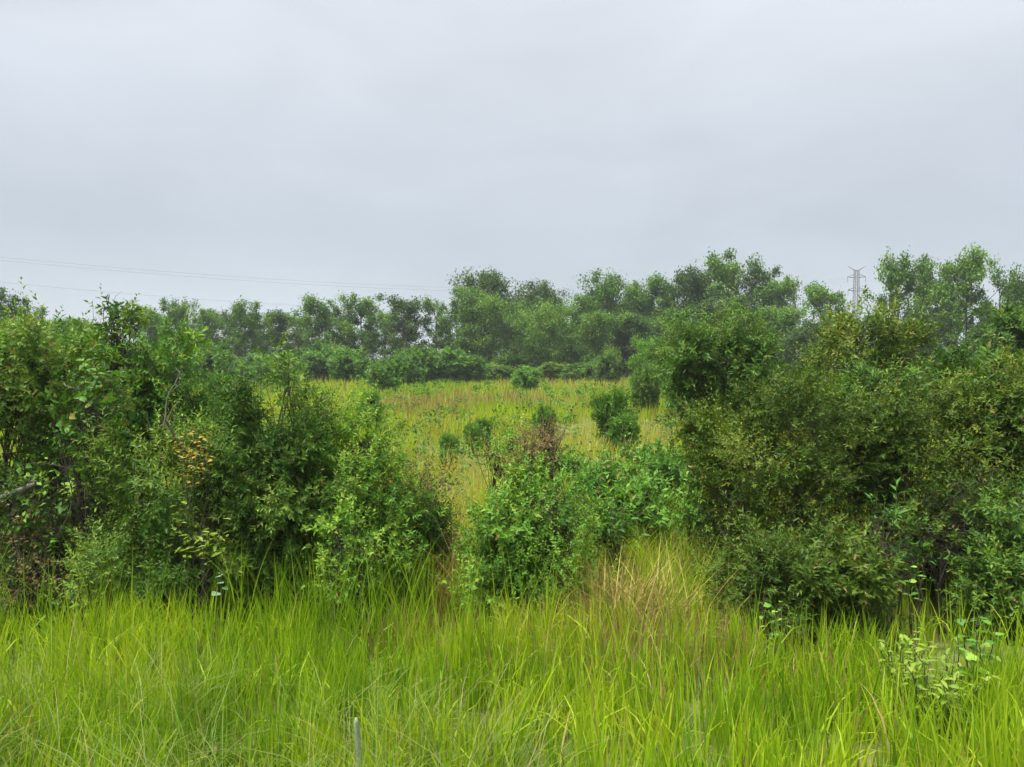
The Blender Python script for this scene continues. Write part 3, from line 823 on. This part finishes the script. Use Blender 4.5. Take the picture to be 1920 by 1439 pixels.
TL, TM, TR = 'trees of the open left treeline', 'trees of the dense wood', 'tall trees at the right'
trees = [
    ('dark tree cut by the left edge of the picture', -8, 540, 42, 55, 'full', 0, 'dtree', TL),
    ('pale leafy tree beside the dark tree at the left edge', 58, 575, 40, 62, 'open', 0, 'ltree', TL),
    ('low tree in the dip of the left treeline', 125, 600, 40, 75, 'full', 1, 'tree', TL),
    ('small tree at the left of the slender young tree', 170, 598, 34, 85, 'open', 1, 'tree', TL),
    ('tree directly right of the slender young tree in the far treeline', 275, 578, 34, 98, 'open', 2, 'tree', TL),
    ('rounded tree second right of the slender young tree', 338, 562, 36, 100, 'open', 3, 'tree', TL),
    ('narrow tree between two rounded trees of the left treeline', 395, 574, 32, 104, 'airy', 0, 'ltree', TL),
    ('tree above the round field shrub in the left treeline', 462, 566, 38, 104, 'open', 0, 'tree', TL),
    ('bushy tree above the olive shrub top in the treeline', 525, 578, 36, 108, 'open', 1, 'dtree', TL),
    ('rounded tree with sky showing through left of the tall treeline pair', 598, 558, 42, 106, 'open', 2, 'tree', TL),
    ('left tree of the tall pair in the middle of the left treeline', 680, 553, 42, 108, 'open', 3, 'tree', TL),
    ('right tree of the tall pair in the middle of the left treeline', 762, 550, 44, 108, 'open', 1, 'dtree', TL),
    ('thin airy tree with bare stems at the last sky gap before the wood', 820, 562, 36, 110, 'airy', 1, 'ltree', TL),
    ('airy tree against the left flank of the dense wood', 855, 575, 30, 112, 'airy', 2, 'tree', TL),
    ('leafy tree forming the left corner of the dense wood', 885, 540, 42, 104, 'full', 0, 'tree', TM),
    ('dark domed tree rising behind the left corner of the wood', 915, 514, 50, 122, 'full', 1, 'dtree', TM),
    ('dark tree behind the wood right of the domed tree', 990, 530, 44, 124, 'full', 2, 'dtree', TM),
    ('warm green broad tree at the front of the dense wood', 950, 562, 52, 100, 'low', 0, 'tree', TM),
    ('lower dark tree behind the dip of the wood top', 1030, 540, 36, 124, 'full', 3, 'dtree', TM),
    ('pale broad tree at the front middle of the wood', 1030, 572, 54, 98, 'low', 1, 'ltree', TM),
    ('tree filling the dip right of the pale broad tree', 1085, 556, 46, 106, 'full', 2, 'tree', TM),
    ('first tall tree on the right half of the wood', 1135, 513, 46, 110, 'full', 3, 'tree', TM),
    ('front tree under the first tall tree of the wood', 1120, 590, 50, 97, 'low', 0, 'tree', TM),
    ('tree with small pointed top right of the first tall tree', 1195, 528, 40, 112, 'full', 0, 'tree', TM),
    ('front dark tree left of the pale sapling', 1185, 590, 46, 98, 'full', 1, 'dtree', TM),
    ('tree stepping up towards the highest crown of the wood', 1245, 520, 42, 112, 'open', 2, 'tree', TM),
    ('front tree right above the pale sapling', 1255, 580, 48, 98, 'full', 2, 'tree', TM),
    ('tall tree immediately left of the highest crown', 1295, 503, 44, 108, 'full', 3, 'dtree', TM),
    ('highest lacy crown in the middle right of the treeline', 1362, 476, 56, 106, 'open', 3, 'tree', TM),
    ('lower front tree beneath the highest lacy crown', 1340, 560, 56, 96, 'full', 0, 'dtree', TM),
    ('lacy tree just right of the highest crown', 1415, 500, 46, 108, 'open', 0, 'dtree', TM),
    ('bright narrow tree second right of the highest crown', 1468, 513, 38, 104, 'open', 1, 'ltree', TM),
    ('front tree below the bright narrow tree', 1440, 580, 56, 92, 'full', 1, 'tree', TM),
    ('rounded tree just left of the pylon', 1542, 534, 46, 96, 'open', 2, 'ltree', TM),
    ('lower dark tree in front of the rounded tree beside the pylon', 1520, 600, 50, 84, 'full', 2, 'dtree', TM),
    ('thin low tree in front of the pylon foot', 1605, 585, 40, 100, 'airy', 0, 'tree', TM),
    ('tall tree just right of the pylon with bare lower trunk', 1685, 479, 48, 82, 'open', 3, 'tree', TR),
    ('tall tree second right of the pylon', 1745, 494, 44, 86, 'open', 0, 'tree', TR),
    ('highest tree right of the pylon with dark straight trunk', 1808, 473, 50, 80, 'open', 2, 'ltree', TR),
    ('open crowned tree near the right edge', 1872, 508, 42, 78, 'airy', 1, 'tree', TR),
    ('dark tree cut by the right edge of the picture', 1930, 512, 44, 66, 'full', 3, 'dtree', TR),
    ('low dense tree between the two tall trees right of the pylon', 1730, 590, 46, 78, 'full', 0, 'dtree', TR),
    ('low tree under the open crowned tree near the right edge', 1850, 610, 44, 70, 'full', 1, 'dtree', TR),
]
for i, (px_, yt, lb) in enumerate([
        (305, 584, 'low tree filling the dip left of the second rounded treeline tree'), (366, 588, 'low tree just right of the second rounded treeline tree'),
        (428, 582, 'low tree left of the tree above the round field shrub'), (494, 590, 'low tree right of the tree above the round field shrub'),
        (560, 584, 'low tree left of the rounded tree with sky showing through'), (640, 578, 'low tree left of the tall treeline pair'),
        (722, 580, 'low tree between the tall treeline pair')]):
    trees.append((lb, px_, yt, 38, 116 + 3 * (i % 3), ('open', 'airy')[i % 2], i + 1, ('tree', 'ltree', 'dtree')[i % 3], TL))
for a in trees:
    tree(*a)
tree('pale green conical sapling at the far right of the field', 1217, 634, 34, 46, 'low', 1, 'fresh', None, 'sapling')
# beyond the frame, so that the line of trees goes on
for i, (px_, yt, d_) in enumerate([(-110, 560, 60), (-200, 540, 66), (2010, 500, 66), (2090, 490, 70)]):
    tree(['tree just beyond the left edge', 'second tree beyond the left edge', 'tree just beyond the right edge', 'second tree beyond the right edge'][i],
         px_, yt, 46, d_, 'full', i, 'tree', None)

# ------------------------------------------------------------------ pylon and wires
PX, PY = float(pix(1603, 700, 300)[0]), 300.0
pyl = thing('transmission_tower', 'distant lattice steel pylon rising above the trees at the right', 'pylon', (PX, PY, 0))
HT = 37.5


def half(z):
    return np.interp(z, [0, 18, HT], [2.4, 1.0, 0.7])


for sx in (-1, 1):
    for sy in (-1, 1):
        w = Wood(4)
        zz = np.linspace(-.2, HT, 6)
        w.tube(np.stack([sx * half(zz), sy * half(zz), zz], 1), np.full(6, .11))
        link('leg', w.mesh('leg'), M['steel'], pyl)
levels = [0, 4.5, 9, 13, 17, 20, 23, 26, 29, 32, 35, HT]
for a, b in zip(levels[:-1], levels[1:]):
    w = Wood(4)
    for fx, fy, gx_, gy_ in [(-1, -1, 1, -1), (-1, 1, 1, 1), (-1, -1, -1, 1), (1, -1, 1, 1)]:
        ha, hb = half(a), half(b)
        p, q = np.array([fx * ha, fy * ha, a]), np.array([gx_ * hb, gy_ * hb, b])
        p2, q2 = np.array([gx_ * ha, gy_ * ha, a]), np.array([fx * hb, fy * hb, b])
        for s_, e_ in ((p, q), (p2, q2), (q2, q)):
            w.tube(np.array([s_, e_]), np.array([.045, .045]))
    link('brace_panel', w.mesh('brace_panel'), M['steel'], pyl)
for z_, ln in ((34.6, 2.8), (29.3, 2.5), (24.0, 2.7)):
    for s in (-1, 1):
        w = Wood(4)
        for yy in (-.9, .9):
            w.tube(np.array([[s * .9, yy, z_], [s * (ln + .9), 0, z_ + .25]]), np.array([.10, .07]))
            w.tube(np.array([[s * .9, yy, z_ + 1.3], [s * (ln + .9), 0, z_ + .25]]), np.array([.08, .06]))
        arm = link('cross_arm', w.mesh('cross_arm'), M['steel'], pyl)
        w = Wood(6)
        w.tube(np.array([[s * (ln + .8), 0, z_ + .2], [s * (ln + .8), 0, z_ - 1.9]]), np.array([.12, .12]))
        link('insulator', w.mesh('insulator'), M['wire'], arm)
w = Wood(4)
for s in (-1, 1):
    w.tube(np.array([[s * .95, 0, HT], [s * 3.6, 0, HT + 1.6]]), np.array([.12, .07]))
    w.tube(np.array([[0, 0, HT - .4], [s * 3.6, 0, HT + 1.6]]), np.array([.09, .06]))
link('earth_wire_horn', w.mesh('earth_wire_horn'), M['steel'], pyl)

T = np.linspace(0, 1.25, 40)
for lb, z0, b_, c_, dx in [('uppermost power line crossing the sky at the left', 34.5, -36.6, 30.2, -2.5),
                           ('second power line close under the uppermost at the left', 33.8, -37.0, 30.2, 2.5),
                           ('lower power line at the left dropping behind the trees', 28.0, -40.9, 36.0, -3.0)]:
    w = Wood(5)
    pts = np.stack([PX + dx - 282 * T, PY + dx * .5 - 140 * T, z0 + b_ * T + c_ * T ** 2], 1)
    w.tube(pts, np.full(len(T), .025))
    tag(link('power_line', w.mesh('power_line'), M['wire']), lb, 'power line', 'power lines')
w = Wood(5)
pts = np.stack([PX + 3.5 + 250 * T, PY + 30 * T, 33.5 - 30 * T + 28 * T ** 2], 1)
w.tube(pts, np.full(len(T), .025))
tag(link('power_line', w.mesh('power_line'), M['wire']), 'short run of power line right of the pylon', 'power line', 'power lines')

# ------------------------------------------------------------------ dead wood
r = np.random.default_rng(77)


def dead_branch(label, d, paths, mat, name='dead_branch', cat='branch'):
    b = pix(*paths[0][0][0][:2], d)
    base = np.array([b[0], d, float(gz(b[0], d))])
    t = thing(name, label, cat, base)
    for i, (pp, r0, r1) in enumerate(paths):
        pts = np.array([pix(p[0], p[1], d + (p[2] if len(p) > 2 else 0)) for p in pp]) - base
        k = np.linspace(0, 1, len(pts)); kk = np.linspace(0, 1, len(pts) * 3)
        q = np.stack([np.interp(kk, k, pts[:, j]) for j in range(3)], 1) + r.normal(0, .006, (len(kk), 3))
        w = Wood(6)
        w.tube(q, np.linspace(r0, r1, len(q)) * (1 if name == 'fallen_log' else .72))
        link('stem' if i == 0 else 'twig', w.mesh('stem'), M[mat], t)
    return t


dead_branch('bare pale grey dead branches forking above the olive shrub', 9.3,
            [([(296, 1080, .3), (298, 960, .2), (300, 860, .05), (306, 800), (316, 740), (338, 702), (330, 690)], .022, .006),
             ([(306, 800), (325, 765), (336, 750)], .010, .004), ([(316, 740), (341, 720), (342, 695)], .009, .004),
             ([(306, 795), (290, 815), (284, 850)], .009, .004), ([(303, 820), (322, 800), (333, 778)], .008, .003), ([(300, 840), (280, 800), (275, 770)], .007, .003)], 'deadwood')
dead_branch('dark broken stick leaning beside the orange leaves', 9.0,
            [([(310, 788), (335, 830), (355, 862), (372, 890), (400, 960, .2), (420, 1080, .4)], .019, .022), ([(335, 830), (350, 822), (362, 800)], .007, .003)], 'darkwood')
dead_branch('fallen grey log jutting in at the left edge', 8.9,
            [([(-90, 985), (-20, 948), (15, 930), (45, 916), (66, 908)], .062, .028), ([(15, 932), (30, 945), (20, 965), (0, 985)], .022, .010), ([(45, 916), (60, 902), (72, 905)], .012, .006)], 'deadwood', 'fallen_log', 'log')
dead_branch('thin curved pale vine hanging in the left thicket', 8.9, [([(112, 712), (122, 722), (140, 730), (158, 731), (172, 724)], .008, .006)], 'deadwood', 'hanging_vine', 'vine')
dead_branch('pale crossed sticks lying in the brown brush heap', 11.9,
            [([(950, 900), (975, 875), (1005, 862)], .012, .006), ([(945, 885), (970, 882), (990, 880)], .010, .005), ([(955, 880), (962, 895), (958, 905)], .008, .004)], 'deadwood')
dead_branch('thin dark bare branches inside the right thicket', 8.9,
            [([(1840, 1080), (1850, 960), (1846, 910), (1828, 880)], .022, .010), ([(1846, 910), (1858, 890), (1880, 870)], .012, .006), ([(1828, 880), (1810, 866)], .008, .004)], 'darkwood')

# ------------------------------------------------------------------ straw tussock
r = np.random.default_rng(88)


def tussock(label, px, d, n, L, mat, spread, lean, name='grass_tussock', tint=(.5, .25)):
    x = float(pix(px, 900, d)[0])
    base = np.array([x, d, float(gz(x, d))])
    xs, ys = r.normal(0, spread, n), r.normal(0, spread, n)
    az = r.uniform(0, 6.28, n)
    o = blades(name, xs, ys, r.uniform(L * .45, L * 1.25, n), r.uniform(.007, .014, n), az, np.abs(r.normal(lean, .32, n)), np.abs(r.normal(.9, .8, n)), 6,
               np.clip(r.normal(tint[0], tint[1], n), 0, 1), M[mat], r, label, base=np.zeros(n))
    o.location = base
    del o['kind']
    o['category'] = 'tussock'
    return o


tussock('straw coloured drooping tussock left of the dense green shrub', 1215, 8.2, 700, 1.15, 'straw', .32, .55, tint=(.52, .28))
tussock('smaller tan dead tussock at the left foot of the straw tussock', 1130, 8.3, 260, 1.05, 'straw', .16, .30, tint=(.35, .25))
tussock('green arching tussock growing through the straw tussock', 1275, 8.9, 200, 1.25, 'grass', .16, .14, tint=(.4, .15))
tussock('dry brown tussock left of the compact middle shrub', 870, 9.3, 380, 1.25, 'straw', .16, .16, tint=(.2, .2))


# ------------------------------------------------------------------ broad-leaved plants with leaves one can pick out
def leaf_shape(name, lobed=False):
    if lobed:
        side = [(0, 0), (.16, .20), (.22, .46), (.40, .30), (.52, .50), (.64, .24), (.82, .22), (1, 0)]
    else:
        side = [(0, 0), (.12, .22), (.32, .46), (.55, .48), (.78, .28), (1, 0)]
    k = len(side)
    v = [(t, 0, -.12 * t * t) for t, _ in side]
    v += [(t, wd, .16 * wd - .12 * t * t) for t, wd in side[1:-1]]
    v += [(t, -wd, .16 * wd - .12 * t * t) for t, wd in side[1:-1]]
    q, tr = [], []
    L_ = lambda i: k + i - 1
    R_ = lambda i: k + (k - 2) + i - 1
    tr += [(0, 1, L_(1)), (0, R_(1), 1)]
    for i in range(1, k - 2):
        q += [(i, i + 1, L_(i + 1), L_(i)), (i, R_(i), R_(i + 1), i + 1)]
    tr += [(k - 2, k - 1, L_(k - 2)), (k - 2, R_(k - 2), k - 1)]
    return v, q, tr


LEAF = {}


def leaf_data(kind, mat, t):
    key = (kind, mat, t)
    if key not in LEAF:
        v, q, tr = leaf_shape('leaf', kind == 'lobed')
        me = mesh_np('leaf', np.array(v), quads=np.array(q), tris=np.array(tr), tint=np.full(len(v), t), smooth=True)
        me.materials.append(M[mat])
        LEAF[key] = me
    return LEAF[key]


def leafy_plant(label, px, ybase, d, height, spread, n_stem, per, ll, lw, kind, mat, name='leafy_plant', seed=1, wood='bark', zoff=None, outw=.7, cat='plant', top_only=.25, jit=.015, hv_=.7):
    r = np.random.default_rng(seed)
    x = float(pix(px, 900, d)[0])
    z = float(gz(x, d)) if zoff is None else float(pix(px, ybase, d)[2])
    t = thing(name, label, cat, (x, d, z))
    for i in range(n_stem):
        a = i * 2.4 + r.normal(0, .4)
        rad = spread * r.uniform(.25, 1.0)
        tip = np.array([math.cos(a) * rad, math.sin(a) * rad, height * r.uniform(hv_, 1.0)])
        c = curve(np.array([math.cos(a) * .03, math.sin(a) * .03, -.05]), tip, r, 8, .15, .1)
        w = Wood(5)
        w.tube(c, np.linspace(.008, .003, 8))
        st = link('stem', w.mesh('stem'), M[wood], t)
        for j in range(per):
            s = top_only + (1 - top_only) * (j + .6) / per
            p = np.array([np.interp(s * 7, range(8), c[:, q]) for q in range(3)]) + r.normal(0, 1, 3) * jit
            az = j * 2.4 + r.normal(0, .35) + i
            el = r.normal(.15, .3)
            dv = Vector((math.cos(az) * math.cos(el), math.sin(az) * math.cos(el), math.sin(el)))
            up = Vector((r.normal(0, .3), r.normal(0, .3), 1))
            sd = up.cross(dv).normalized(); un = dv.cross(sd)
            o = bpy.data.objects.new('leaf', leaf_data(kind, mat, round(float(r.choice([.3, .5, .7, .85])), 2)))
            COL.objects.link(o)
            o.parent = t
            s_ = r.uniform(.7, 1.2) * (1.05 - .35 * s)
            mt = Matrix((dv, sd, un)).transposed().to_4x4()
            o.matrix_local = Matrix.Translation(Vector(p)) @ mt @ Matrix.Diagonal((ll * s_, lw * s_, ll * s_, 1))
    return t


leafy_plant('lime green broad-leaved plant low in the grass at the lower right', 1775, 1300, 5.5, .66, .40, 14, 20, .12, .042, 'oval', 'lime', seed=3)
leafy_plant('lime green leafy sprig above the low plant at the right', 1700, 1250, 6.1, .70, .24, 9, 18, .11, .04, 'oval', 'lime', seed=4)
leafy_plant('deep green plant with wide lobed leaves at the right grass edge', 1840, 1220, 6.1, .86, .16, 5, 10, .13, .13, 'lobed', 'fresh', seed=5)
leafy_plant('fern-like light green plant at the grass edge on the left', 165, 1060, 8.0, .95, .2, 5, 12, .14, .07, 'lobed', 'lime', seed=6)
leafy_plant('yellow green leaf spray on the front of the large olive shrub', 372, 1000, 8.3, 1.3, .26, 9, 9, .14, .06, 'lobed', 'lime', seed=7, top_only=.78, jit=.05, hv_=.9)
leafy_plant('orange turning leaves on a sapling in front of the olive shrub', 365, 820, 8.6, 2.42, .17, 6, 18, .075, .05, 'oval', 'orange', seed=8, top_only=.84, jit=.07, hv_=.93, cat='sapling', name='autumn_sapling')
leafy_plant('pale grey green heart-shaped leaf plant below the large olive shrub', 405, 1065, 8.1, 0.95, .07, 2, 3, .13, .14, 'oval', 'pale', seed=9, top_only=.7)
leafy_plant('bright green drooping leaf sprig against the large olive shrub', 335, 925, 8.4, 1.72, .10, 3, 6, .13, .09, 'oval', 'lime', seed=10, top_only=.8)
leafy_plant('small green leafy sprig in the grass below the right thicket', 1455, 1220, 6.9, .85, .14, 4, 8, .09, .06, 'oval', 'fresh', seed=12)
leafy_plant('leafy green seedling in front of the black hollow', 1720, 1165, 7.7, .95, .12, 4, 7, .11, .06, 'oval', 'fresh', seed=13)

# ------------------------------------------------------------------ pale stake for an unidentified grey upright shape in the near grass
sx_ = float(pix(683, 1390, 4.3)[0])
st = thing('pale_stake', 'thin pale grey stake half hidden in the grass at the bottom', 'stake', (sx_, 4.3, float(gz(sx_, 4.3))))
zz = np.array([-.2, .1, .35, .55, .65, .68]); ww = np.array([1, 1, 1, 1, .8, .35]) * .017
aa = np.linspace(-1.1, 1.1, 7)
ov = np.array([[w_ * math.sin(a_) / math.sin(1.1), -.018 * math.cos(a_) + o_, z_] for o_ in (0, .004) for z_, w_ in zip(zz, ww) for a_ in aa])
n1 = len(zz) * 7
oq = []
for o_ in (0, n1):
    for i in range(len(zz) - 1):
        for j in range(6):
            q_ = [o_ + i * 7 + j, o_ + i * 7 + j + 1, o_ + i * 7 + j + 8, o_ + i * 7 + j + 7]
            oq.append(q_ if o_ == 0 else q_[::-1])
for i in range(len(zz) - 1):
    for j in (0, 6):
        a_ = i * 7 + j
        oq.append([a_, a_ + 7, a_ + 7 + n1, a_ + n1] if j == 0 else [a_ + 7, a_, a_ + n1, a_ + 7 + n1])
for j in range(6):
    a_ = (len(zz) - 1) * 7 + j
    oq.append([a_, a_ + 1, a_ + 1 + n1, a_ + n1])
link('post', mesh_np('post', ov, quads=np.array(oq), smooth=True), noise_mat('pale_grey_stake', (.20, .23, .17), (.32, .35, .28), 9, rough=.6), st)
st.rotation_euler = (0, math.radians(-4), .3)

# ------------------------------------------------------------------ haze
HB = 1000.0
hv = np.array([(x_, y_, z_) for x_ in (-HB, HB) for y_ in (-HB, HB) for z_ in (-1.6, 45.0)], float)
hq = np.array([(0, 1, 3, 2), (4, 6, 7, 5), (0, 4, 5, 1), (2, 3, 7, 6), (0, 2, 6, 4), (1, 5, 7, 3)])
hm, ht, ho = node_mat('haze_air')
pv = ht.nodes.new('ShaderNodeVolumePrincipled')
pv.inputs['Color'].default_value = (.86, .93, 1.0, 1)
pv.inputs['Density'].default_value = 0.0004
ht.links.new(pv.outputs[0], ho.inputs['Volume'])
hz = link('haze', mesh_np('haze', hv, quads=hq), hm, kind='stuff')
hz['label'] = 'thin humid air over the whole field'
